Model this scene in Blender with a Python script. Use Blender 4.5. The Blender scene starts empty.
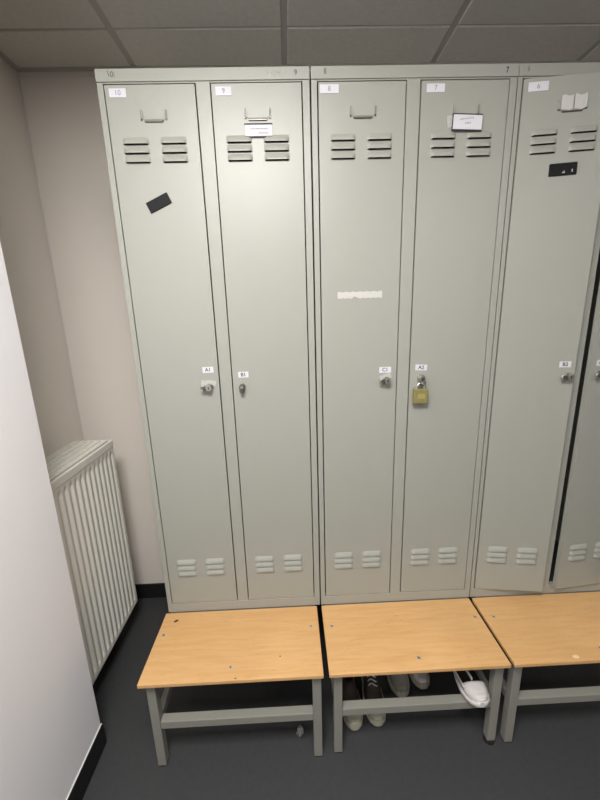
import bpy, bmesh, math, random
from mathutils import Vector, Matrix, noise
random.seed(4)
S = bpy.context.scene
COL = S.collection
PI = math.pi

# ------------------------------------------------------------------ materials
def mat(name, col, rough=0.5, metal=0.0, spec=0.5, var=0.0, vscale=8.0, stretch=(1, 1, 1), bump=0.0, bscale=200.0,
        rvar=0.0):
    m = bpy.data.materials.new(name); m.use_nodes = True
    nt = m.node_tree; b = nt.nodes['Principled BSDF']
    b.inputs['Base Color'].default_value = (*col, 1)
    b.inputs['Roughness'].default_value = rough
    b.inputs['Metallic'].default_value = metal
    b.inputs['Specular IOR Level'].default_value = spec
    if var or bump or rvar:
        tc = nt.nodes.new('ShaderNodeTexCoord'); mp = nt.nodes.new('ShaderNodeMapping')
        mp.inputs['Scale'].default_value = stretch
        nt.links.new(tc.outputs['Object'], mp.inputs['Vector'])
    if var:
        n = nt.nodes.new('ShaderNodeTexNoise'); n.inputs['Scale'].default_value = vscale
        n.inputs['Detail'].default_value = 5
        nt.links.new(mp.outputs[0], n.inputs['Vector'])
        r = nt.nodes.new('ShaderNodeValToRGB')
        r.color_ramp.elements[0].position = 0.3; r.color_ramp.elements[1].position = 0.7
        r.color_ramp.elements[0].color = (*[c * (1 - var) for c in col], 1)
        r.color_ramp.elements[1].color = (*[min(1, c * (1 + var)) for c in col], 1)
        nt.links.new(n.outputs['Fac'], r.inputs[0]); nt.links.new(r.outputs[0], b.inputs['Base Color'])
    if bump:
        n2 = nt.nodes.new('ShaderNodeTexNoise'); n2.inputs['Scale'].default_value = bscale
        n2.inputs['Detail'].default_value = 3
        nt.links.new(mp.outputs[0], n2.inputs['Vector'])
        bp = nt.nodes.new('ShaderNodeBump'); bp.inputs['Strength'].default_value = bump
        bp.inputs['Distance'].default_value = 0.002
        nt.links.new(n2.outputs['Fac'], bp.inputs['Height']); nt.links.new(bp.outputs[0], b.inputs['Normal'])
    if rvar:
        n3 = nt.nodes.new('ShaderNodeTexNoise'); n3.inputs['Scale'].default_value = 5
        nt.links.new(mp.outputs[0], n3.inputs['Vector'])
        mr = nt.nodes.new('ShaderNodeMapRange')
        mr.inputs[3].default_value = rough - rvar; mr.inputs[4].default_value = rough + rvar
        nt.links.new(n3.outputs['Fac'], mr.inputs[0]); nt.links.new(mr.outputs[0], b.inputs['Roughness'])
    return m

def wood_mat():
    m = bpy.data.materials.new('beech_plywood'); m.use_nodes = True
    nt = m.node_tree; b = nt.nodes['Principled BSDF']; L = nt.links.new
    tc = nt.nodes.new('ShaderNodeTexCoord'); geo = nt.nodes.new('ShaderNodeObjectInfo')
    add = nt.nodes.new('ShaderNodeVectorMath'); add.operation = 'ADD'
    sc = nt.nodes.new('ShaderNodeVectorMath'); sc.operation = 'SCALE'; sc.inputs['Scale'].default_value = 1.37
    L(geo.outputs['Location'], sc.inputs[0]); L(tc.outputs['Object'], add.inputs[0]); L(sc.outputs[0], add.inputs[1])
    mp = nt.nodes.new('ShaderNodeMapping'); mp.inputs['Scale'].default_value = (2.2, 26, 26)
    L(add.outputs[0], mp.inputs['Vector'])
    n = nt.nodes.new('ShaderNodeTexNoise'); n.inputs['Scale'].default_value = 3.2; n.inputs['Detail'].default_value = 6
    n.inputs['Distortion'].default_value = 0.6
    L(mp.outputs[0], n.inputs['Vector'])
    r = nt.nodes.new('ShaderNodeValToRGB'); e = r.color_ramp.elements
    e[0].position = 0.28; e[0].color = (0.58, 0.335, 0.135, 1)
    e[1].position = 0.62; e[1].color = (0.63, 0.385, 0.175, 1)
    L(n.outputs['Fac'], r.inputs[0])
    # big soft patches and short dark pores
    n2 = nt.nodes.new('ShaderNodeTexNoise'); n2.inputs['Scale'].default_value = 4
    L(add.outputs[0], n2.inputs['Vector'])
    mx = nt.nodes.new('ShaderNodeMix'); mx.data_type = 'RGBA'; mx.blend_type = 'MULTIPLY'
    r2 = nt.nodes.new('ShaderNodeValToRGB'); f = r2.color_ramp.elements
    f[0].position = 0.35; f[0].color = (0.93, 0.92, 0.90, 1); f[1].position = 0.65; f[1].color = (1, 1, 1, 1)
    L(n2.outputs['Fac'], r2.inputs[0]); mx.inputs[0].default_value = 1
    L(r.outputs[0], mx.inputs[6]); L(r2.outputs[0], mx.inputs[7])
    mp3 = nt.nodes.new('ShaderNodeMapping'); mp3.inputs['Scale'].default_value = (18, 160, 160)
    L(add.outputs[0], mp3.inputs['Vector'])
    n3 = nt.nodes.new('ShaderNodeTexNoise'); n3.inputs['Scale'].default_value = 2.2; n3.inputs['Detail'].default_value = 1
    L(mp3.outputs[0], n3.inputs['Vector'])
    r3 = nt.nodes.new('ShaderNodeValToRGB'); g = r3.color_ramp.elements
    g[0].position = 0.24; g[0].color = (0.72, 0.64, 0.55, 1); g[1].position = 0.34; g[1].color = (1, 1, 1, 1)
    L(n3.outputs['Fac'], r3.inputs[0])
    mx2 = nt.nodes.new('ShaderNodeMix'); mx2.data_type = 'RGBA'; mx2.blend_type = 'MULTIPLY'; mx2.inputs[0].default_value = 0.5
    L(mx.outputs[2], mx2.inputs[6]); L(r3.outputs[0], mx2.inputs[7])
    L(mx2.outputs[2], b.inputs['Base Color'])
    b.inputs['Roughness'].default_value = 0.42
    b.inputs['Specular IOR Level'].default_value = 0.35
    return m

M = {
    'grey': mat('light_grey_powder_coat', (0.315, 0.321, 0.285), 0.42, spec=0.6, bump=0.04, bscale=900),
    'frame': mat('bench_grey_paint', (0.235, 0.233, 0.205), 0.45, spec=0.4),
    'inside': mat('locker_inside_painted_shade', (0.06, 0.06, 0.055), 0.7),  # inner shadow behind the door gaps put into the colour as dark grey
    'wall': mat('white_wall_paint_shaded', (0.77, 0.715, 0.655), 0.75, spec=0.2, bump=0.12, bscale=140, var=0.012, vscale=3),  # shaded copy of the white paint: alcove shade put into a darker, warmer colour
    'wall3': mat('white_wall_paint_lit', (0.90, 0.88, 0.905), 0.75, spec=0.2, bump=0.12, bscale=140),  # lit copy of the same paint, brighter and cooler light put into the colour
    'wall2': mat('grey_wall_paint', (0.36, 0.355, 0.34), 0.75, spec=0.2),
    'ceil': mat('mineral_ceiling_tile', (0.66, 0.645, 0.60), 0.9, spec=0.1, var=0.04, vscale=60, bump=0.3, bscale=160),
    'grid': mat('ceiling_grid_metal', (0.46, 0.45, 0.42), 0.6),
    'floor': mat('charcoal_vinyl', (0.045, 0.046, 0.048), 0.55, spec=0.25, var=0.07, vscale=60, rvar=0.06),
    'skirt': mat('black_skirting', (0.014, 0.014, 0.015), 0.5, spec=0.3),
    'sealant': mat('pale_skirting_bead', (0.70, 0.69, 0.67), 0.5),
    'rad': mat('radiator_enamel', (0.77, 0.755, 0.69), 0.35, spec=0.45),
    'dark': mat('black_plastic', (0.010, 0.010, 0.011), 0.6, spec=0.2),
    'rubber': mat('black_rubber', (0.010, 0.010, 0.010), 0.7),
    'chrome': mat('lock_chrome', (0.50, 0.49, 0.46), 0.28, metal=0.9),
    'dkchrome': mat('worn_lock_metal', (0.16, 0.15, 0.14), 0.35, metal=0.8),
    'brass': mat('dull_brass', (0.36, 0.32, 0.13), 0.42, metal=0.55, var=0.12, vscale=40),
    'brassl': mat('bright_brass', (0.52, 0.44, 0.17), 0.4, metal=0.5),
    'steel': mat('shackle_steel', (0.62, 0.61, 0.58), 0.25, metal=0.9),
    'paper': mat('white_sticker', (0.62, 0.62, 0.66), 0.6, spec=0.3),
    'tape': mat('pale_tape', (0.52, 0.51, 0.48), 0.4),
    'residue': mat('tape_residue', (0.43, 0.425, 0.40), 0.6, var=0.1, vscale=90),
    'ink': mat('black_print', (0.02, 0.02, 0.022), 0.6),
    'blueink': mat('blue_grey_print', (0.20, 0.22, 0.34), 0.6),
    'greyink': mat('faded_print', (0.22, 0.22, 0.22), 0.6),
    'pencil': mat('pencil_grey', (0.13, 0.13, 0.12), 0.6),
    'smudge': mat('faint_pencil', (0.43, 0.43, 0.40), 0.6),
    'wood': wood_mat(),
    'chip': mat('pale_wood_chip', (0.72, 0.55, 0.32), 0.7),
    'screw': mat('zinc_screw', (0.62, 0.60, 0.56), 0.3, metal=0.8),
    'hole': mat('dark_knot_hole', (0.035, 0.02, 0.012), 0.8),
    'shoewhite': mat('white_shoe_leather', (0.56, 0.53, 0.525), 0.55, var=0.05, vscale=30),
    'sole': mat('cream_rubber_sole', (0.40, 0.385, 0.31), 0.7),
    'shoedark': mat('dark_brown_shoe', (0.035, 0.024, 0.018), 0.6, var=0.3, vscale=40),
    'shoegrey': mat('grey_shoe_mesh', (0.24, 0.23, 0.21), 0.8, bump=0.4, bscale=500),
    'clear': mat('crumpled_wrap', (0.42, 0.43, 0.43), 0.25),
}
for k in ('clear',):
    M[k].node_tree.nodes['Principled BSDF'].inputs['Transmission Weight'].default_value = 0.6
    M[k].node_tree.nodes['Principled BSDF'].inputs['Roughness'].default_value = 0.2

# ------------------------------------------------------------------ mesh helpers
class MB:
    """collects shapes for ONE mesh object"""
    def __init__(s): s.bm = bmesh.new(); s.mats = []
    def mi(s, m):
        if m not in s.mats: s.mats.append(m)
        return s.mats.index(m)
    def box(s, x0, x1, y0, y1, z0, z1, m, bev=0.0, seg=1, rot=None):
        t = bmesh.new(); bmesh.ops.create_cube(t, size=1)
        for v in t.verts:
            v.co = Vector(((x0 + x1) / 2 + v.co.x * (x1 - x0), (y0 + y1) / 2 + v.co.y * (y1 - y0), (z0 + z1) / 2 + v.co.z * (z1 - z0)))
        if bev: bmesh.ops.bevel(t, geom=t.edges[:], offset=bev, segments=seg, affect='EDGES', profile=0.6)
        if rot:
            c = Vector(((x0 + x1) / 2, (y0 + y1) / 2, (z0 + z1) / 2))
            bmesh.ops.transform(t, matrix=Matrix.Translation(c) @ rot @ Matrix.Translation(-c), verts=t.verts)
        s.merge(t, m); return s
    def cyl(s, c, axis, r, L, m, seg=24, r2=None, bev=0.0):
        t = bmesh.new()
        bmesh.ops.create_cone(t, cap_ends=True, segments=seg, radius1=r, radius2=r if r2 is None else r2, depth=L)
        if bev:
            ed = [e for e in t.edges if abs(e.verts[0].co.z - e.verts[1].co.z) < 1e-7]
            bmesh.ops.bevel(t, geom=ed, offset=bev, segments=2, affect='EDGES')
        q = Vector((0, 0, 1)).rotation_difference(Vector(axis)).to_matrix().to_4x4()
        bmesh.ops.transform(t, matrix=Matrix.Translation(Vector(c)) @ q, verts=t.verts)
        s.merge(t, m); return s
    def tube(s, pts, r, m, seg=10, closed=False):
        pts = [Vector(p) for p in pts]; n = len(pts); rings = []
        t = bmesh.new(); ref = None
        for i, p in enumerate(pts):
            a = pts[(i - 1) % n] if (closed or i > 0) else p
            b = pts[(i + 1) % n] if (closed or i < n - 1) else p
            d = (b - a).normalized()
            if ref is None:
                ref = d.orthogonal().normalized()
            ref = (ref - d * ref.dot(d)).normalized(); w = d.cross(ref)
            rr = r[i] if isinstance(r, (list, tuple)) else r
            rings.append([t.verts.new(p + (ref * math.cos(2 * PI * k / seg) + w * math.sin(2 * PI * k / seg)) * rr) for k in range(seg)])
        for i in range(n if closed else n - 1):
            A, B = rings[i], rings[(i + 1) % n]
            for k in range(seg):
                t.faces.new((A[k], A[(k + 1) % seg], B[(k + 1) % seg], B[k]))
        if not closed:
            t.faces.new(rings[0][::-1]); t.faces.new(rings[-1])
        bmesh.ops.recalc_face_normals(t, faces=t.faces[:])
        for f in t.faces: f.smooth = True
        s.merge(t, m); return s
    def grid(s, P, m, smooth=True, skip=None):
        t = bmesh.new(); V = [[t.verts.new(p) for p in row] for row in P]
        for i in range(len(P) - 1):
            for j in range(len(P[0]) - 1):
                if skip and skip(i, j): continue
                f = t.faces.new((V[i][j], V[i][j + 1], V[i + 1][j + 1], V[i + 1][j])); f.smooth = smooth
        s.merge(t, m); return s
    def text(s, body, x, y, z, size, m, rotz=0.0, shear=0.0, sx=1.0, bold=0.0):
        """flat lettering facing -y, centred on x, z; rotz turns it in the door's plane"""
        cu = bpy.data.curves.new('lettering', 'FONT'); cu.body = body; cu.size = size
        cu.align_x = 'CENTER'; cu.align_y = 'CENTER'; cu.shear = shear; cu.extrude = 0.0001; cu.offset = bold
        o = bpy.data.objects.new('lettering', cu); COL.objects.link(o)
        dg = bpy.context.evaluated_depsgraph_get(); dg.update()
        me = bpy.data.meshes.new_from_object(o.evaluated_get(dg))
        t = bmesh.new(); t.from_mesh(me)
        bpy.data.objects.remove(o); bpy.data.curves.remove(cu); bpy.data.meshes.remove(me)
        c, sn = math.cos(rotz), math.sin(rotz)
        for v in t.verts:
            a, b, d = v.co.x * sx, v.co.y, v.co.z
            v.co = Vector((x + a * c - b * sn, y - d, z + a * sn + b * c))
        bmesh.ops.recalc_face_normals(t, faces=t.faces[:])
        s.merge(t, m); return s
    def merge(s, t, m):
        i = s.mi(m)
        for f in t.faces: f.material_index = i
        me = bpy.data.meshes.new('tmp'); t.to_mesh(me); t.free()
        s.bm.from_mesh(me); bpy.data.meshes.remove(me)
    def xf(s, mtx):
        bmesh.ops.transform(s.bm, matrix=mtx, verts=s.bm.verts); return s
    def build(s, name, parent=None, loc=None, solid=0.0, smooth=False, subs=0):
        me = bpy.data.meshes.new(name); s.bm.to_mesh(me); s.bm.free()
        for k in s.mats: me.materials.append(M[k])
        if smooth:
            for f in me.polygons: f.use_smooth = True
        o = bpy.data.objects.new(name, me); COL.objects.link(o)
        if parent: o.parent = parent
        if loc: o.location = loc
        if subs:
            md = o.modifiers.new('sub', 'SUBSURF'); md.levels = subs; md.render_levels = subs
        if solid:
            md = o.modifiers.new('sol', 'SOLIDIFY'); md.thickness = solid; md.offset = -1
        return o

def thing(name, label, cat, loc=(0, 0, 0), rotz=0.0, group=None):
    o = bpy.data.objects.new(name, None); COL.objects.link(o)
    o.empty_display_size = 0.05
    o.location = loc; o.rotation_euler = (0, 0, rotz); o['label'] = label; o['category'] = cat
    if group: o['group'] = group
    return o
def struct(name, mb):
    o = mb.build(name); o['kind'] = 'structure'; return o

# ------------------------------------------------------------------ measured frame
ZL, HT = 0.3884, 1.80            # underside of lockers, locker height
ZT = ZL + HT
DEP = 0.50
ZC = 2.486                       # ceiling
YB = 0.528                       # wall behind lockers
XW = -0.526                       # alcove wall carrying the radiator
XN, YN = -0.217, -0.182          # projecting wall at the left
XR, YR = 4.2, -3.0               # far right, behind the camera

# ------------------------------------------------------------------ setting
struct('floor', MB().box(-1.0, XR, YR, YB, -0.05, 0, 'floor'))
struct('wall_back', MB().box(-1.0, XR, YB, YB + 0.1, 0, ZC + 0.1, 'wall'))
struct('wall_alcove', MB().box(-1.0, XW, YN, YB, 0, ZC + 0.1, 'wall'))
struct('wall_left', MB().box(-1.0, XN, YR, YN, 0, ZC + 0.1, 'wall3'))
struct('wall_right', MB().box(XR, XR + 0.1, YR, YB + 0.1, 0, ZC + 0.1, 'wall2'))
struct('wall_front', MB().box(-1.0, XR + 0.1, YR - 0.1, YR, 0, ZC + 0.1, 'wall2'))

# ceiling: 600 mm tiles lying in a grid
X0, Y0 = -0.064, 0.320
xs = [X0 + 0.6 * k for k in range(-1, 9)]
ys = [Y0 - 0.6 * k for k in range(-1, 7)]
cm = MB()
cm.box(-1.0, XR, YR, YB, ZC + 0.012, ZC + 0.06, 'ceil')
for i in range(len(xs) - 1):
    for j in range(len(ys) - 1):
        a, b = max(xs[i], XW), min(xs[i + 1], XR)
        d, c = min(ys[j], YB), max(ys[j + 1], YR)
        if b - a < 0.03 or d - c < 0.03: continue
        cm.box(a + 0.011, b - 0.011, c + 0.004, d - 0.004, ZC, ZC + 0.014, 'ceil', bev=0.003)
struct('ceiling', cm)
g = MB()
for x in xs:
    if XW < x < XR: g.box(x - 0.012, x + 0.012, YR, YB, ZC + 0.004, ZC + 0.012, 'grid')
for y in ys:
    if YR < y < YB: g.box(XW, XR, y - 0.012, y + 0.012, ZC + 0.0045, ZC + 0.0125, 'grid')
struct('trim_1', g)
a = MB()
a.box(XW, XR, YB - 0.022, YB - 0.0005, ZC - 0.004, ZC - 0.0005, 'grid')
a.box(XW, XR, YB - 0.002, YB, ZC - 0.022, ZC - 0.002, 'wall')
a.box(XW, XW + 0.02, YN, YB - 0.022, ZC - 0.004, ZC - 0.0005, 'grid')
struct('trim_2', a)

# skirting
def skirt(name, x0, x1, y0, y1, h):
    m = MB(); m.box(x0, x1, y0, y1, 0, h, 'skirt', bev=0.002)
    return m
struct('baseboard_back', skirt('b', XW + .008, XR, YB - 0.008, YB, 0.09))
struct('baseboard_alcove', skirt('b', XW, XW + 0.008, YN, YB, 0.09))
m = skirt('b', XN, XN + 0.006, YR, YN + .006, 0.092)
m.box(XN - .0, XN + 0.0035, YR, YN + .0035, 0.092, 0.0945, 'sealant')
m.box(XW, XN, YN, YN + 0.006, 0, 0.092, 'skirt')
struct('trim_3', MB().box(XW, XW + .005, YB - .005, YB, .09, ZC - .022, 'sealant', bev=.002))
struct('baseboard_left', m)

# ------------------------------------------------------------------ locker
VX = (0.033, 0.107), (0.141, 0.215)  # louver groups, from the left edge of a door
DZ0, DZ1 = 0.4305, 2.1500

def door_mesh(w, x_left):
    """pressed steel door: face with 12 louvered slots, folded edges. x_left: local x of its left edge"""
    mb = MB(); T = 0.018
    slots_z = []
    for base in (1.9545, 0.556):
        for r in range(3):
            zb = base + r * 0.0235
            slots_z.append((zb, zb + 0.0115))
    slots_z.sort()
    xs_ = [0] + [v for g_ in VX for v in (g_[0] + .003, g_[1] - .003)] + [w]
    zs_ = [DZ0] + [v for s_ in slots_z for v in s_] + [DZ1]
    t = bmesh.new(); V = {}
    for i, x in enumerate(xs_):
        for j, z in enumerate(zs_):
            V[i, j] = t.verts.new((x_left + x, 0, z))
    for i in range(len(xs_) - 1):
        for j in range(len(zs_) - 1):
            if i % 2 == 1 and j % 2 == 1: continue
            t.faces.new((V[i, j], V[i + 1, j], V[i + 1, j + 1], V[i, j + 1]))
    mb.merge(t, 'grey')
    # folded edges, a little rounded at the front, and the stiffened back
    def strip(p, q, n):
        P = []
        for (dy, inn) in ((T, 0), (0.0015, 0.0)):
            P.append([Vector(p) + Vector((0, dy, 0)), Vector(q) + Vector((0, dy, 0))])
        P.append([Vector(p), Vector(q)])
        mb.grid(P, 'grey', smooth=False)
    a, b = x_left, x_left + w
    strip((a, 0, DZ0), (a, 0, DZ1), 0); strip((b, 0, DZ1), (b, 0, DZ0), 0)
    strip((a, 0, DZ1), (b, 0, DZ1), 0); strip((b, 0, DZ0), (a, 0, DZ0), 0)
    mb.box(a + .0005, a + .020, T - .001, T, DZ0, DZ1, 'grey'); mb.box(b - .020, b - .0005, T - .001, T, DZ0, DZ1, 'grey')
    # louver hoods, open below
    for (g0, g1) in VX:
        for (zb, zt) in slots_z:
            P = []; nx, nz = 14, 6
            for j in range(nz + 1):
                s = j / nz; row = []
                for i in range(nx + 1):
                    u = i / nx
                    x = g0 + (g1 - g0) * u
                    e = min(1, min(u, 1 - u) / (0.07 + 0.10 * (1 - s))); e = e * e * (3 - 2 * e)
                    out = 0.0075 * e * math.sin(s * PI / 2) ** 1.1
                    z = zt + 0.0085 - (zt + 0.0085 - zb - 0.0015) * s
                    row.append((x_left + x, -out - 0.0003, z))
                P.append(row)
            mb.grid(P, 'grey')
    bmesh.ops.recalc_face_normals(mb.bm, faces=mb.bm.faces[:])
    return mb

def holder(x0, x1, zb, h=0.027):
    """pressed card holder: two side tongues and a lower lip"""
    mb = MB()
    for xc, sgn in ((x0, 1), (x1, -1)):
        mb.box(xc - .0025, xc + .0025, -0.0045, 0.0, zb + .004, zb + h, 'grey', bev=.001)
        mb.box(xc, xc + sgn * .005, -0.0045, -0.0033, zb + .004, zb + h - .004, 'grey')
        mb.box(xc - .002, xc + .002, -0.0042, 0.0, zb + .001, zb + .0038, 'dkchrome')
    mb.box(x0 + .008, x1 - .008, -0.0055, 0.0, zb - .002, zb + .0015, 'grey', bev=.0008)
    mb.box(x0 + .008, x1 - .008, -0.0055, -0.0043, zb - .0005, zb + .0035, 'grey')
    mb.box(x0 + .010, x1 - .010, -0.0046, 0.0, zb - .0042, zb - .0022, 'dkchrome')
    return mb

def sticker(x0, x1, z0, z1, txt, ts, ink, rot=0.0, pm='paper'):
    mb = MB(); xc, zc = (x0 + x1) / 2, (z0 + z1) / 2
    mb.box(x0, x1, -0.0012, -0.0002, z0, z1, pm, rot=Matrix.Rotation(-rot, 4, 'Y'))
    if txt: mb.text(txt, xc, -0.0014, zc, ts, ink, rotz=rot, bold=.0003 if ink == 'ink' else 0)
    return mb

def strokes(mb, x0, x1, z, y, slope, m):
    """illegible line of small writing"""
    n_ = int((x1 - x0) / .0042)
    for i in range(n_):
        xx = x0 + (x1 - x0) * (i + .5) / n_; zz = z + slope * (xx - (x0 + x1) / 2)
        hh = .0018 + .0012 * ((i * 7) % 3) / 2
        mb.box(xx - .0017, xx + .0017, y, y + .0004, zz - .0006, zz + .0006, m, rot=Matrix.Rotation(-slope, 4, 'Y'))
        mb.box(xx - .0004, xx + .0004, y, y + .0004, zz - hh, zz + hh, m, rot=Matrix.Rotation(.5 - (i % 3) * .5, 4, 'Y'))

def hasp_lock(xc, zc, side):
    mb = MB()
    mb.cyl((xc, -0.002, zc), (0, 1, 0), 0.0125, 0.004, 'chrome', bev=.0008)
    mb.cyl((xc, -0.011, zc), (0, 1, 0), 0.0095, 0.018, 'dkchrome', bev=.001)
    mb.cyl((xc, -0.0205, zc), (0, 1, 0), 0.0105, 0.005, 'chrome', bev=.001)
    # turning wing with its eye
    mb.box(min(xc - side * .004, xc + side * .021), max(xc - side * .004, xc + side * .021), -0.022, -0.015, zc - .0075, zc + .0065, 'dkchrome', bev=.0018, seg=2)
    ring = [(xc + side * (.020 + .006 * math.cos(t)), -0.0185, zc - .001 + .0075 * math.sin(t)) for t in [2 * PI * k / 14 for k in range(14)]]
    mb.tube(ring, 0.0026, 'chrome', 8, closed=True)
    mb.box(xc - .0012, xc + .0012, -0.0234, -0.0228, zc - .005, zc + .005, 'dark')
    return mb

def barrel_lock(xc, zc):
    mb = MB()
    mb.cyl((xc, -0.002, zc), (0, 1, 0), 0.0115, 0.004, 'chrome', bev=.0008)
    mb.cyl((xc, -0.010, zc - .001), (0, 1, 0), 0.0092, 0.018, 'dkchrome', bev=.0012)
    mb.box(xc - .0048, xc + .0048, -0.022, -0.016, zc - .017, zc - .002, 'dkchrome', bev=.0018, seg=2)
    mb.tube([(xc + .0058 * math.cos(t), -0.019, zc - .012 + .0066 * math.sin(t)) for t in [2 * PI * k / 12 for k in range(12)]], .0022, 'dkchrome', 8, True)
    mb.cyl((xc, -0.0195, zc), (0, 1, 0), 0.0055, 0.002, 'chrome')
    return mb

def locker(x, label, hinge_open=(0, 0), lx=.0225, rx=.5735):
    """lx: left edge of left door, rx: right edge of right door, from the unit's left side"""
    W = 0.5955
    root = thing('locker', label, 'locker', (x + .002, 0, ZL), group=None)
    b = MB(); y1 = DEP; z0 = 0.0; z1 = HT; lz = lambda z: z - ZL
    b.box(0, .0015, .002, y1, z0, z1 - .031, 'grey'); b.box(W - .0015, W, .002, y1, z0, z1 - .031, 'grey')
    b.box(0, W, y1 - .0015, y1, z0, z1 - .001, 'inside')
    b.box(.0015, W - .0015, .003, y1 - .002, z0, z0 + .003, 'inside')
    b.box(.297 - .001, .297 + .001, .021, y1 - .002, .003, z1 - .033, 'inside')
    ml, mr = lx - .002 + .2505 + .0037, rx - .002 - .254 - .0037
    mr = min(mr, .3165)
    zc = lz(2.1568)
    b.box(0, lx - .002 - .0037, 0, .02, z0, zc, 'grey', bev=.0007)
    b.box(rx - .002 + .0037, W, 0, .02, z0, zc, 'grey', bev=.0007)
    b.box(ml, mr, 0, .02, lz(.4268), zc, 'grey', bev=.0007)
    b.box(lx - .002 - .0037, rx - .002 + .0037, 0, .02, z0, lz(.4268), 'grey', bev=.0007)
    b.box(lx - .002 - .0037, rx - .002 + .0037, .001, .02, lz(2.1538), zc, 'grey')
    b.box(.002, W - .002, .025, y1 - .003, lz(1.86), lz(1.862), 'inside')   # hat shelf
    body = b.build('body', root)
    t = MB(); t.box(-.0003, W + .0003, -.0025, y1, lz(2.1573), lz(ZT), 'grey', bev=.0015, seg=2)
    top = t.build('top_panel', root)
    # doors: local z is world height, so shift by -ZL
    dl = door_mesh(.2505, 0).build('door', root, (lx - .002, -.001, -ZL)); dl.rotation_euler.z = -hinge_open[0]
    dr = door_mesh(.254, -.254).build('door', root, (rx - .002, -.001, -ZL)); dr.rotation_euler.z = hinge_open[1]
    return root, body, top, dl, dr
# helpers: unit coords -> door-local coords
LX = .0225
def L(x): return x - LX            # left door
def R(x): return x - .5735

# --- unit with doors 10 and 9
r1, body, top, dA, dB = locker(0.0, 'grey two-door metal locker at left end of row, doors numbered 10 and 9')
holder(L(.116), L(.186), 2.062).build('card_holder', dA)
o = sticker(L(.034), L(.081), 2.1195, 2.1415, '10', .018, 'blueink').build('number_sticker', dA); o['label'] = 'white sticker printed 10'
k = MB(); k.box(L(.1035), L(.1745), -.0042, -.0002, 1.8325, 1.8635, 'dark', bev=.001, rot=Matrix.Rotation(-math.radians(24), 4, 'Y'))
o = k.build('blank_plate', dA); o['label'] = 'tilted black blank plate'
o = sticker(L(.222), L(.258), 1.3315, 1.3511, 'A1', .0170, 'ink', .02).build('code_sticker', dA); o['label'] = 'small white sticker A1'
o = hasp_lock(L(.241), 1.283, -1).build('lock', dA)
rs = MB(); rs.box(L(.214), L(.262), -.0008, -.0002, 1.287, 1.306, 'residue', rot=Matrix.Rotation(.1, 4, 'Y')); rs.build('tape_residue', dA)

holder(R(.411), R(.482), 2.062).build('card_holder', dB)
o = sticker(R(.331), R(.376), 2.1205, 2.1425, '9', .018, 'blueink').build('number_sticker', dB); o['label'] = 'white sticker printed 9'
n = MB(); n.box(R(.409), R(.486), -.0016, -.0002, 2.017, 2.049, 'paper')
n.box(R(.407), R(.487), -.0030, -.0002, 2.0475, 2.0505, 'ink'); n.box(R(.409), R(.487), -.0030, -.0002, 2.0140, 2.0180, 'ink')
strokes(n, R(.422), R(.474), 2.0370, -.0020, 0, 'greyink'); strokes(n, R(.446), R(.476), 2.0260, -.0020, 0, 'greyink')
o = n.build('name_card', dB); o['label'] = 'white name card with black edges'
o = sticker(R(.339), R(.373), 1.3112, 1.3308, 'B1', .0170, 'ink').build('code_sticker', dB); o['label'] = 'small white sticker B1'
barrel_lock(R(.350), 1.281).build('lock', dB)
p = MB(); p.text('1', .037, -.0029, 2.176 - ZL, .019, 'pencil', .25, bold=.0004); p.text('0', .046, -.0029, 2.174 - ZL, .019, 'pencil', -.1, bold=.0004); p.text('/', .053, -.0029, 2.172 - ZL, .018, 'pencil', .2)
p.build('pen_mark', top)
p = MB(); p.text('9', .557, -.0029, 2.173 - ZL, .018, 'pencil', .05, bold=.0004); p.build('pen_mark', top)
p = MB()
for q, (xx, rr) in enumerate(((.476, .5), (.488, -.4), (.500, .1), (.509, -.7), (.519, .3))):
    p.box(xx - .0012, xx + .0012, -.0031, -.0026, 2.168 - ZL, 2.182 - ZL, 'smudge', rot=Matrix.Rotation(rr, 4, 'Y'))
    p.box(xx - .004, xx + .004, -.0031, -.0026, 2.174 - ZL, 2.1755 - ZL, 'smudge', rot=Matrix.Rotation(-rr, 4, 'Y'))
p.build('faint_scribble', top)

# --- unit with doors 8 and 7
r2, body, top, dA, dB = locker(0.6, 'grey two-door metal locker in middle of row with brass padlock on door 7')
holder(L(.114), L(.186), 2.063).build('card_holder', dA)
o = sticker(L(.0265), L(.0805), 2.122, 2.144, '8', .018, 'blueink').build('number_sticker', dA); o['label'] = 'white sticker printed 8'
tp = MB()
Pn = 24
top_e = [.0105 + .0012 * math.sin(i * 1.7) for i in range(Pn + 1)]; bot_e = [-.0090 + .0016 * math.sin(i * 2.3 + 1) + (.006 if i in (9, 10) else 0) for i in range(Pn + 1)]
pts = [(L(.074) + .144 * i / Pn) for i in range(Pn + 1)]
tp.grid([[(x, -.0009, 1.5655 + b_ - .0 * i) for i, (x, b_) in enumerate(zip(pts, bot_e))], [(x, -.0009, 1.5665 + t_) for x, t_ in zip(pts, top_e)]], 'tape', smooth=False)
tp.build('tape_strip', dA)
o = sticker(L(.214), L(.254), 1.3112, 1.3308, 'C1', .0170, 'ink').build('code_sticker', dA); o['label'] = 'small white sticker C1'
hasp_lock(L(.239), 1.285, -1).build('lock', dA)
rs = MB(); rs.box(L(.218), L(.256), -.0008, -.0002, 1.288, 1.306, 'residue', rot=Matrix.Rotation(-.3, 4, 'Y')); rs.build('tape_residue', dA)

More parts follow.
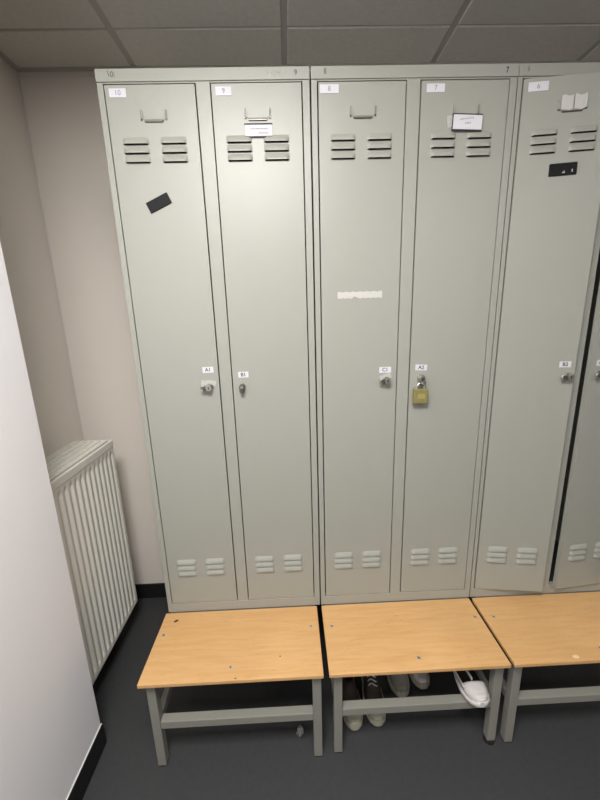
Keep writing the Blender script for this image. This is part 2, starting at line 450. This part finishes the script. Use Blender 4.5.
holder(R(.414), R(.488), 2.062).build('card_holder', dB)
o = sticker(R(.334), R(.386), 2.121, 2.142, '7', .018, 'greyink').build('number_sticker', dB); o['label'] = 'white sticker printed 7'
n = MB(); ro = Matrix.Rotation(.04, 4, 'Y')
n.box(R(.411), R(.500), -.0072, -.0058, 2.020, 2.064, 'ink', rot=ro); n.box(R(.4135), R(.499), -.0078, -.0066, 2.0235, 2.0605, 'paper', rot=ro)
n.box(R(.399), R(.420), -.0016, -.0002, 2.032, 2.062, 'residue', rot=Matrix.Rotation(-.15, 4, 'Y'))
strokes(n, R(.432), R(.474), 2.0510, -.0081, .10, 'greyink'); strokes(n, R(.448), R(.466), 2.0395, -.0081, .02, 'pencil')
o = n.build('name_card', dB); o['label'] = 'white name card tilted with dark border'
o = sticker(R(.337), R(.377), 1.3147, 1.3343, 'A2', .0170, 'ink', -.06).build('code_sticker', dB); o['label'] = 'small white sticker A2'
lk = MB()
lk.cyl((R(.3575), -.003, 1.287), (0, 1, 0), .0135, .006, 'chrome', bev=.001)
lk.cyl((R(.3575), -.012, 1.287), (0, 1, 0), .0105, .018, 'chrome', bev=.001)
lk.cyl((R(.3575), -.0215, 1.288), (0, 1, 0), .006, .003, 'dkchrome')
lk.tube([(R(.3575) + .0085 * math.cos(t), -.0185, 1.274 + .0085 * math.sin(t)) for t in [2 * PI * q / 14 for q in range(14)]], .0028, 'dkchrome', 8, True)
lk.build('lock', dB)
p = MB(); p.text('8', .040, -.0029, 2.175 - ZL, .020, 'pencil', .1, sx=.75, bold=.0004); p.build('pen_mark', top)
p = MB(); p.text('7', .562, -.0029, 2.172 - ZL, .020, 'ink', .0, sx=.8, bold=.0005); p.build('pen_mark', top)

# brass padlock hanging from lock on door 7
pk = thing('padlock', 'brass padlock hanging from lock on door 7', 'padlock', (.6 + .3520, -.019, 1.2340))
q = MB(); q.box(-.0245, .0245, -.0085, .0085, -.0295, .0205, 'brass', bev=.003, seg=3)
q.cyl((0, 0, -.0300), (0, 0, 1), .006, .001, 'dkchrome'); q.build('body', pk)
q = MB(); q.box(-.0115, .0135, -.0090, -.0084, -.012, .004, 'brassl', bev=.0002); o = q.build('stamped_plate', pk)
q = MB()
sh = [(-.0125, 0, .018)] + [(-.0125, 0, .018 + .006 * i / 2) for i in (1,)] + [(.0125 * math.cos(PI - t), 0, .028 + .0125 * math.sin(t)) for t in [PI * i / 10 for i in range(11)]] + [(.0125, 0, .024), (.0125, 0, .018)]
q.tube(sh, .0033, 'steel', 10); q.build('shackle', pk)

# --- unit with doors 6 and 5, both ajar
r3, body, top, dA, dB = locker(1.198, 'grey two-door metal locker at right end of row with both doors ajar', (math.radians(8.0), math.radians(5.3)), .0185, .5835)
LX = .0165
holder(L(.118), L(.192), 2.062).build('card_holder', dA)
o = sticker(L(.030), L(.084), 2.117, 2.140, '6', .018, 'greyink').build('number_sticker', dA); o['label'] = 'white sticker printed 6'
k = MB()
for q_, (a_, b_) in enumerate(((.122, .154), (.157, .190))):
    P = []
    for j in range(7):
        P.append([(L(a_ + (b_ - a_) * i / 7), -.0062 - .0022 * noise.noise(Vector((i * .9 + q_ * 7, j * .8, 3))), 2.062 + .036 * j / 6 + .002 * math.sin(i + q_)) for i in range(8)])
    k.grid(P, 'tape')
o = k.build('crumpled_tape', dA); o['label'] = 'crumpled whitish tape over holder'
k = MB(); k.box(L(.111), L(.188), -.0045, -.0002, 1.893, 1.926, 'dark', bev=.001, rot=Matrix.Rotation(-.02, 4, 'Y'))
k.box(L(.147), L(.155), -.0050, -.0040, 1.8985, 1.9015, 'residue'); k.box(L(.151), L(.153), -.0050, -.0040, 1.901, 1.905, 'residue'); k.box(L(.173), L(.176), -.0050, -.0040, 1.900, 1.908, 'residue')
o = k.build('blank_plate', dA); o['label'] = 'black plate with small white marks'
o = sticker(L(.216), L(.252), 1.3132, 1.3328, 'B2', .0170, 'ink').build('code_sticker', dA); o['label'] = 'small white sticker B2'
hasp_lock(L(.246), 1.283, -1).build('lock', dA)
holder(R(.414), R(.488), 2.062).build('card_holder', dB)
o = sticker(R(.338), R(.374), 1.3127, 1.3323, 'C2', .0170, 'ink').build('code_sticker', dB); o['label'] = 'small white sticker C2'
hasp_lock(R(.352), 1.284, -1).build('lock', dB)
p = MB(); p.text('6', .026, -.0029, 2.175 - ZL, .022, 'pencil', -.15, sx=.7); p.build('pen_mark', top)

# ------------------------------------------------------------------ benches
def bench(x, label, screws, A, B, YF=-.2545):
    root = thing('shoe_bench', label, 'bench', (x, 0, 0))
    ZS = ZL - .0004
    YK = .465
    b = MB()
    nx, ny = 24, 10; x0, x1, y0, y1 = 0, .592, -.285, -.003
    b.box(x0, x1, y0, y1, ZS - .014, ZS, 'wood', bev=.003, seg=3)
    seat = b.build('seat_board', root)
    for (sx, sy, kind) in screws:
        s = MB()
        if kind == 's':
            s.cyl((sx, sy, ZS + .0006), (0, 0, 1), .0062, .0016, 'screw', seg=16, bev=.0005)
            s.cyl((sx, sy, ZS + .0016), (0, 0, 1), .0028, .0006, 'hole', seg=6)
            s.build('screw', seat)
        elif kind == 'h':
            s.cyl((0, 0, 0), (0, 0, 1), .0058, .0008, 'hole', seg=14)
            s.xf(Matrix.Translation((sx, sy, ZS + .0002)) @ Matrix.Rotation(.6, 4, 'Z') @ Matrix.Diagonal((1.5, .8, 1, 1))); s.build('knot_hole', seat)
        elif kind == 'd':
            s.cyl((0, 0, 0), (0, 0, 1), .0022, .0006, 'hole', seg=12)
            s.xf(Matrix.Translation((sx, sy, ZS + .0001)) @ Matrix.Diagonal((1.5, .8, 1, 1))); s.build('dent', seat)
        elif kind == 'c':
            s.cyl((0, 0, 0), (0, 0, 1), .008, .0008, 'chip', seg=9)
            s.xf(Matrix.Translation((sx, sy, ZS + .0001)) @ Matrix.Diagonal((1.4, .8, 1, 1))); s.build('pale_chip', seat)
    w = .029
    for lx in (A, B - w):
        for ly, ht in ((YF, .3737), (YK, .3877)):
            big = x > .5 and x < 1 and lx > .3 and ly < 0; lo = .016 if big else .005
            lg = MB().box(lx, lx + w, ly, ly + w, lo, ht, 'frame', bev=.0025, seg=2).build('leg', root)
            f = MB(); f.box(lx + .0005, lx + w - .0005, ly + .0005, ly + w - .0005, .002 if not big else .010, lo + .0005, 'rubber', bev=.001)
            f.cyl((lx + w / 2, ly + w / 2, .003 if not big else .006), (0, 0, 1), .0145 if not big else .019, .006 if not big else .012, 'rubber', bev=.001); f.build('foot_cap', lg)
        MB().box(lx + .004, lx + w - .004, YF + w, YK, .167, .197, 'frame', bev=.002).build('side_rail', root)
        MB().box(lx, lx + w, YF + w, YK, .3467, .3737, 'frame', bev=.002).build('seat_rail', root)
    MB().box(A + w, B - w, YF + .002, YF + .031, .167, .197, 'frame', bev=.0025, seg=2).build('front_rail', root)
    MB().box(A + w, B - w, YK + .002, YK + .031, .3467, .3737, 'frame', bev=.002).build('rear_rail', root)
    MB().box(A, B, .004, .034, .3737, .3877, 'frame', bev=.002).build('locker_rail', root)
    return root
bench(-.007, 'beech-topped shoe bench below lockers 10 and 9, clear crumpled wrap underneath',
      [(.051, -.043, 'h'), (.0235, -.103, 's'), (.563, -.097, 's'), (.289, -.241, 's'), (.451, -.211, 'd'), (.31, -.279, 'd')], .014, .585, YF=-.262)
bench(.603, 'beech-topped shoe bench below lockers 8 and 7 with shoes stored underneath',
      [(.030, -.101, 's'), (.569, -.095, 's'), (.303, -.244, 's')], .017, .591)
bench(1.207, 'beech-topped shoe bench at right below open locker, pale chip on front edge',
      [(.035, -.099, 's'), (.316, -.244, 's'), (.212, -.270, 'c'), (.565, -.097, 's')], .021, .585)

# ------------------------------------------------------------------ radiator
RX, RZ0, RZ1 = -.290, .143, .996
RYa, RYb = -.145, .345
rd = thing('radiator', 'cream ribbed panel radiator with top grille on alcove wall', 'radiator', (RX - .16, (RYa + RYb) / 2, RZ0))
off = Vector(rd.location)
def rb(m): return m.xf(Matrix.Translation(-off))
# fluted front panel: convex ribs running up the face, flat bands at top and bottom
pitch = .0333
f = MB(); cols = []
y = RYa + .012
N = int((RYb - RYa - .02) / pitch)
prof = [(0, 0), (.20, 0), (.29, -.0035), (.38, -.0082), (.5, -.009), (.62, -.0082), (.71, -.0035), (.80, 0)]
ysr = [(RYa, 0)] + [(RYb - .010 - (N - k) * pitch + u * pitch, d) for k in range(N) for (u, d) in prof] + [(RYb - .010, 0), (RYb, 0)]
zrows = [(RZ0, 0), (RZ0 + .026, 0), (RZ0 + .029, .25), (RZ0 + .036, .85), (RZ0 + .05, 1), (RZ1 - .085, 1), (RZ1 - .066, .8), (RZ1 - .056, .2), (RZ1 - .053, 0), (RZ1 - .030, 0)]
f.grid([[(RX - .0015 + d * s, yy, z) for (yy, d) in ysr] for (z, s) in zrows], 'rad')
f.box(RX - .018, RX - .012, RYa, RYb, RZ0, RZ1 - .03, 'rad')
f.box(RX - .012, RX - .0015, RYa, RYb, RZ0, RZ0 + .003, 'rad')
rb(f).build('front_panel', rd)
f = MB(); f.box(RX - .011, RX + .0005, RYa - .002, RYb + .002, RZ1 - .034, RZ1 - .003, 'rad', bev=.003, seg=2)
rb(f).build('top_rim', rd)
f = MB()
RBk = RX - .165
for xx in (RX - .022, RX - .053, RX - .084, RX - .115, RX - .146, RBk + .004):
    f.box(xx - .004, xx + .004, RYa, RYb, RZ1 - .010, RZ1 + .001, 'rad', bev=.001)
ny = 52
for i in range(ny):
    yy = RYa + .006 + (RYb - RYa - .012) * i / (ny - 1)
    f.box(RBk, RX - .019, yy - .003, yy + .003, RZ1 - .009, RZ1 - .0065, 'rad')
rb(f).build('top_grille', rd)
for (ya, yb) in ((RYa - .001, RYa + .002), (RYb - .002, RYb + .001)):
    rb(MB().box(RBk, RX - .009, ya, yb, RZ0 + .02, RZ1 - .002, 'rad', bev=.0008)).build('side_cover', rd)
f = MB(); f.box(RBk, RBk + .007, RYa, RYb, RZ0, RZ1 - .012, 'rad'); rb(f).build('rear_panel', rd)
f = MB(); f.box(RBk + .07, RBk + .077, RYa + .004, RYb - .004, RZ0, RZ1 - .02, 'rad'); rb(f).build('middle_panel', rd)
for yy in (RYa + .09, RYb - .09):
    f = MB(); f.box(XW + .0005, RBk + .001, yy - .015, yy + .015, RZ0 - .018, RZ0 + .72, 'rad'); rb(f).build('wall_bracket', rd)

# ------------------------------------------------------------------ shoes
def section(t, W, H):
    """half width and height of a shoe at t: 0 toe .. 1 heel"""
    def lerp(tab):
        for (a, va), (b, vb) in zip(tab, tab[1:]):
            if t <= b:
                u = (t - a) / (b - a); u = u * u * (3 - 2 * u); return va + (vb - va) * u
        return tab[-1][1]
    w = lerp([(0, .12), (.02, .42), (.07, .70), (.15, .88), (.28, 1.0), (.45, .93), (.62, .74), (.80, .72), (.93, .62), (1, .34)])
    h = lerp([(0, .30), (.05, .46), (.15, .56), (.30, .68), (.45, .90), (.55, 1.0), (.75, .86), (.9, .96), (1, 1.02)])
    return w * W, h * H
def shoe(label, loc, rotz, up='shoewhite', W=.046, H=.085, Ln=.27, tilt=0.0, toe=None, lining='shoedark', topen=.50, laces=True, group=None, roll=0.0):
    root = thing('shoe', label, 'shoe', loc, rotz); root.rotation_euler = (tilt, roll, rotz)
    if group: root['group'] = group
    n = 26; sz = .026
    so = MB(); rows = []
    for i in range(n + 1):
        t = (i / n) ** 1.6; w, h = section(t, W, H); w += .004; yv = Ln * t
        rise = .012 * max(0, 1 - t / .2) ** 2
        prof_ = [(-w * .86, 0), (-w, .005), (-w * 1.02, sz), (-w * .9, sz + .0005), (w * .9, sz + .0005), (w * 1.02, sz), (w, .005), (w * .86, 0), (-w * .86, 0)]
        rows.append([(x, yv, z + rise) for x, z in prof_])
    so.grid(rows, 'sole'); 
    t_ = bmesh.new(); v0 = [t_.verts.new(p) for p in rows[0][:-1]]; t_.faces.new(v0); v1 = [t_.verts.new(p) for p in rows[-1][:-1]]; t_.faces.new(v1[::-1]); so.merge(t_, 'sole')
    bmesh.ops.recalc_face_normals(so.bm, faces=so.bm.faces[:])
    so.build('sole', root)
    u = MB(); ns = 18; rows = []; rn = []
    for i in range(n + 1):
        t = (i / n) ** 1.6; w, h = section(t, W, H); rise = .012 * max(0, 1 - t / .2) ** 2
        row = []
        for j in range(ns + 1):
            a = PI * j / ns; ca, sa = math.cos(a), math.sin(a)
            ex = .72
            row.append((-w * math.copysign(abs(ca) ** ex, ca), Ln * (.012 + .976 * t), sz - .002 + rise + (h - sz) * sa ** .8))
        rows.append(row)
    def skp(i, j):
        t = ((i + .5) / n) ** 1.6; s = abs((j + .5) / ns - .5)
        if not (topen < t < .97): return False
        k_ = math.sin(PI * min(1, (t - topen) / (.97 - topen))) ** .4
        return s < .26 * k_
    u.grid(rows, up, skip=skp)
    # close toe and heel
    for r_ in (rows[0], rows[-1]):
        tt = bmesh.new(); tt.faces.new([tt.verts.new(p) for p in r_]); u.merge(tt, up)
    bmesh.ops.remove_doubles(u.bm, verts=u.bm.verts, dist=1e-5); bmesh.ops.recalc_face_normals(u.bm, faces=u.bm.faces[:])
    u.build('upper', root, solid=.003)
    if toe:
        c = MB(); rr = []
        for i in range(9):
            rr.append([(x * 1.03, y_ - .002, z + .0022) for (x, y_, z) in rows[i]])
        c.grid(rr, toe); c.build('toe_cap', root, solid=.002)
    ins = MB(); rr = []
    for i in range(n + 1):
        t = i / n
        if t < topen - .12: continue
        w, h = section(t, W, H); rr.append([(-w * .86, Ln * (.012 + .97 * t), sz + .004), (w * .86, Ln * (.012 + .97 * t), sz + .004)])
    ins.grid(rr, lining); ins.build('insole', root)
    if laces:
        for q_ in range(4):
            t = topen - .03 - .055 * q_; w, h = section(t, W, H)
            l = MB(); l.tube([(-.5 * w + w * s_ / 6, Ln * (.012 + .976 * t) + .004 * math.sin(s_), h + .0035 - .010 * ((s_ - 3) / 3) ** 2 - .001) for s_ in range(7)], .0024, 'shoewhite', 6)
            l.build('lace', root)
    return root
shoe('dark sneaker with cream toe on floor, beside left leg of middle bench', (.706, -.195, 0), .02, 'shoedark', laces=False, W=.036, Ln=.265, toe='sole')
shoe('dark sneaker with cream toe and white laces, second from left leg of middle bench', (.793, -.186, 0), -.03, 'shoedark', W=.037, Ln=.265, toe='sole', topen=.6)
shoe('grey mesh shoe on floor behind the dark sneakers under middle bench', (.915, -.090, 0), -.03, 'shoegrey', W=.038, H=.10, Ln=.265)
shoe('white shoe on floor beside the grey mesh shoe under middle bench', (1.012, -.062, 0), .02, 'shoewhite', W=.036, H=.09, Ln=.26, topen=.62, laces=False)

# white clog with heel strap, toe hanging over the front rail
def clog(label, loc, rotz, tilt):
    root = thing('clog', label, 'shoe', loc); root.rotation_euler = (tilt, 0, rotz)
    W, H, Ln = .043, .082, .235; n = 24; sz = .018
    so = MB(); rows = []
    for i in range(n + 1):
        t = (i / n) ** 1.6; w, h = section(t, W, H); w += .003; yv = Ln * t; rise = .010 * max(0, 1 - t / .2) ** 2
        rows.append([(x, yv, z + rise) for x, z in [(-w * .9, 0), (-w, .004), (-w * 1.01, sz), (w * 1.01, sz), (w, .004), (w * .9, 0), (-w * .9, 0)]])
    so.grid(rows, 'shoewhite')
    t_ = bmesh.new(); t_.faces.new([t_.verts.new(p) for p in rows[0][:-1]]); t_.faces.new([t_.verts.new(p) for p in rows[-1][:-1]][::-1]); so.merge(t_, 'shoewhite')
    bmesh.ops.recalc_face_normals(so.bm, faces=so.bm.faces[:]); so.build('sole', root)
    u = MB(); rows = []; m_ = 14
    for i in range(m_ + 1):
        t = .26 * (i / m_) ** 1.4; w, h = section(t, W, H); rise = .010 * max(0, 1 - t / .2) ** 2
        row = []
        for j in range(17):
            a = PI * j / 16; ca, sa = math.cos(a), math.sin(a)
            yy = Ln * (.014 + t * (1 - .15 * (sa ** 2) * (t / .26)))
            row.append((-w * math.copysign(abs(ca) ** .75, ca), yy, sz - .001 + rise + (h - sz) * sa ** .8))
        rows.append(row)
    u.grid(rows, 'shoewhite'); tt = bmesh.new(); tt.faces.new([tt.verts.new(p) for p in rows[0]]); u.merge(tt, 'shoewhite')
    bmesh.ops.remove_doubles(u.bm, verts=u.bm.verts, dist=1e-5); bmesh.ops.recalc_face_normals(u.bm, faces=u.bm.faces[:])
    u.build('upper', root, solid=.004)
    ins = MB(); rr = []
    for i in range(16):
        t = .16 + .82 * i / 15; w, h = section(t, W, H); rr.append([(-w * .9, Ln * t, sz + .002), (w * .9, Ln * t, sz + .002)])
    ins.grid(rr, 'rubber'); ins.build('insole', root)
    s = MB(); P = []
    ctl = [(-.038, .048, .034), (-.047, .12, .044), (-.052, .175, .055), (-.049, .205, .060), (-.040, .215, .062), (-.031, .200, .064), (-.024, .15, .066), (-.012, .054, .062)]
    for k in range(29):
        u_ = k / 28 * (len(ctl) - 1); i = min(int(u_), len(ctl) - 2); f = u_ - i
        P.append(tuple(Vector(ctl[i]).lerp(Vector(ctl[i + 1]), f)))
    rowA = [(x, y_, z - .006) for x, y_, z in P]; rowB = [(x, y_, z + .006) for x, y_, z in P]
    s.grid([rowA, rowB], 'shoewhite'); s.build('heel_strap', root, solid=.003)
    return root
clog('white slip-on clog with strap loop, resting on front rail of middle bench', (1.114, -.286, .2065), 0, math.radians(-3.0))

# small crumpled clear wrap on floor
w_ = thing('plastic_wrap', 'small crumpled clear plastic wrap on floor below left bench', 'wrapper', (.502, -.19, 0))
w = MB(); t = bmesh.new(); bmesh.ops.create_icosphere(t, subdivisions=3, radius=.016)
for v in t.verts:
    k = 1 + .55 * noise.noise(v.co * 130 + Vector((3, 1, 2))); v.co = Vector((v.co.x * k * .8, v.co.y * k * .7, max(0, v.co.z * k * 1.25 + .017)))
w.merge(t, 'clear'); w.build('crumpled_sheet', w_)

# ------------------------------------------------------------------ lights: flush ceiling luminaires of the room
def panel(x, y, power, sx=.58, sy=.58, col=(1, .972, .94)):
    l = bpy.data.lights.new('ceiling_luminaire', 'AREA'); l.shape = 'RECTANGLE'; l.size = sx; l.size_y = sy
    l.energy = power; l.color = col
    o = bpy.data.objects.new('ceiling_luminaire', l); COL.objects.link(o); o.location = (x, y, ZC - .006)
    return o
panel(.34, -1.26, 56)
panel(.20, -2.45, 8)
panel(2.10, -2.35, 19)
w = bpy.data.worlds.new('w'); S.world = w; w.use_nodes = True
w.node_tree.nodes['Background'].inputs[0].default_value = (.5, .5, .5, 1)
w.node_tree.nodes['Background'].inputs[1].default_value = 0.0

# ------------------------------------------------------------------ camera
F, CX, CY, CZ, YAW, PIT, ROL = 356.9466, .5127, -1.1901, 1.5081, -.0256, .2323, -.0305
cd = bpy.data.cameras.new('camera'); cd.sensor_fit = 'VERTICAL'; cd.sensor_height = 24; cd.lens = F / 800 * 24
cd.clip_start = .01
co = bpy.data.objects.new('camera', cd); COL.objects.link(co)
cy_, sy_ = math.cos(YAW), math.sin(YAW)
right = Vector((cy_, sy_, 0)); fwd = Vector((-sy_, cy_, 0)); up = Vector((0, 0, 1))
cp, sp = math.cos(PIT), math.sin(PIT)
f2 = fwd * cp - up * sp; u2 = fwd * sp + up * cp
cr, sr = math.cos(ROL), math.sin(ROL)
r3_ = right * cr + u2 * sr; u3 = -right * sr + u2 * cr
mw = Matrix(((r3_.x, u3.x, -f2.x, CX), (r3_.y, u3.y, -f2.y, CY), (r3_.z, u3.z, -f2.z, CZ), (0, 0, 0, 1)))
co.matrix_world = mw
S.camera = co
S.view_settings.view_transform = 'Standard'
S.view_settings.look = 'None'
S.view_settings.gamma = 1
S.view_settings.use_curve_mapping = False
S.view_settings.exposure = 0.0
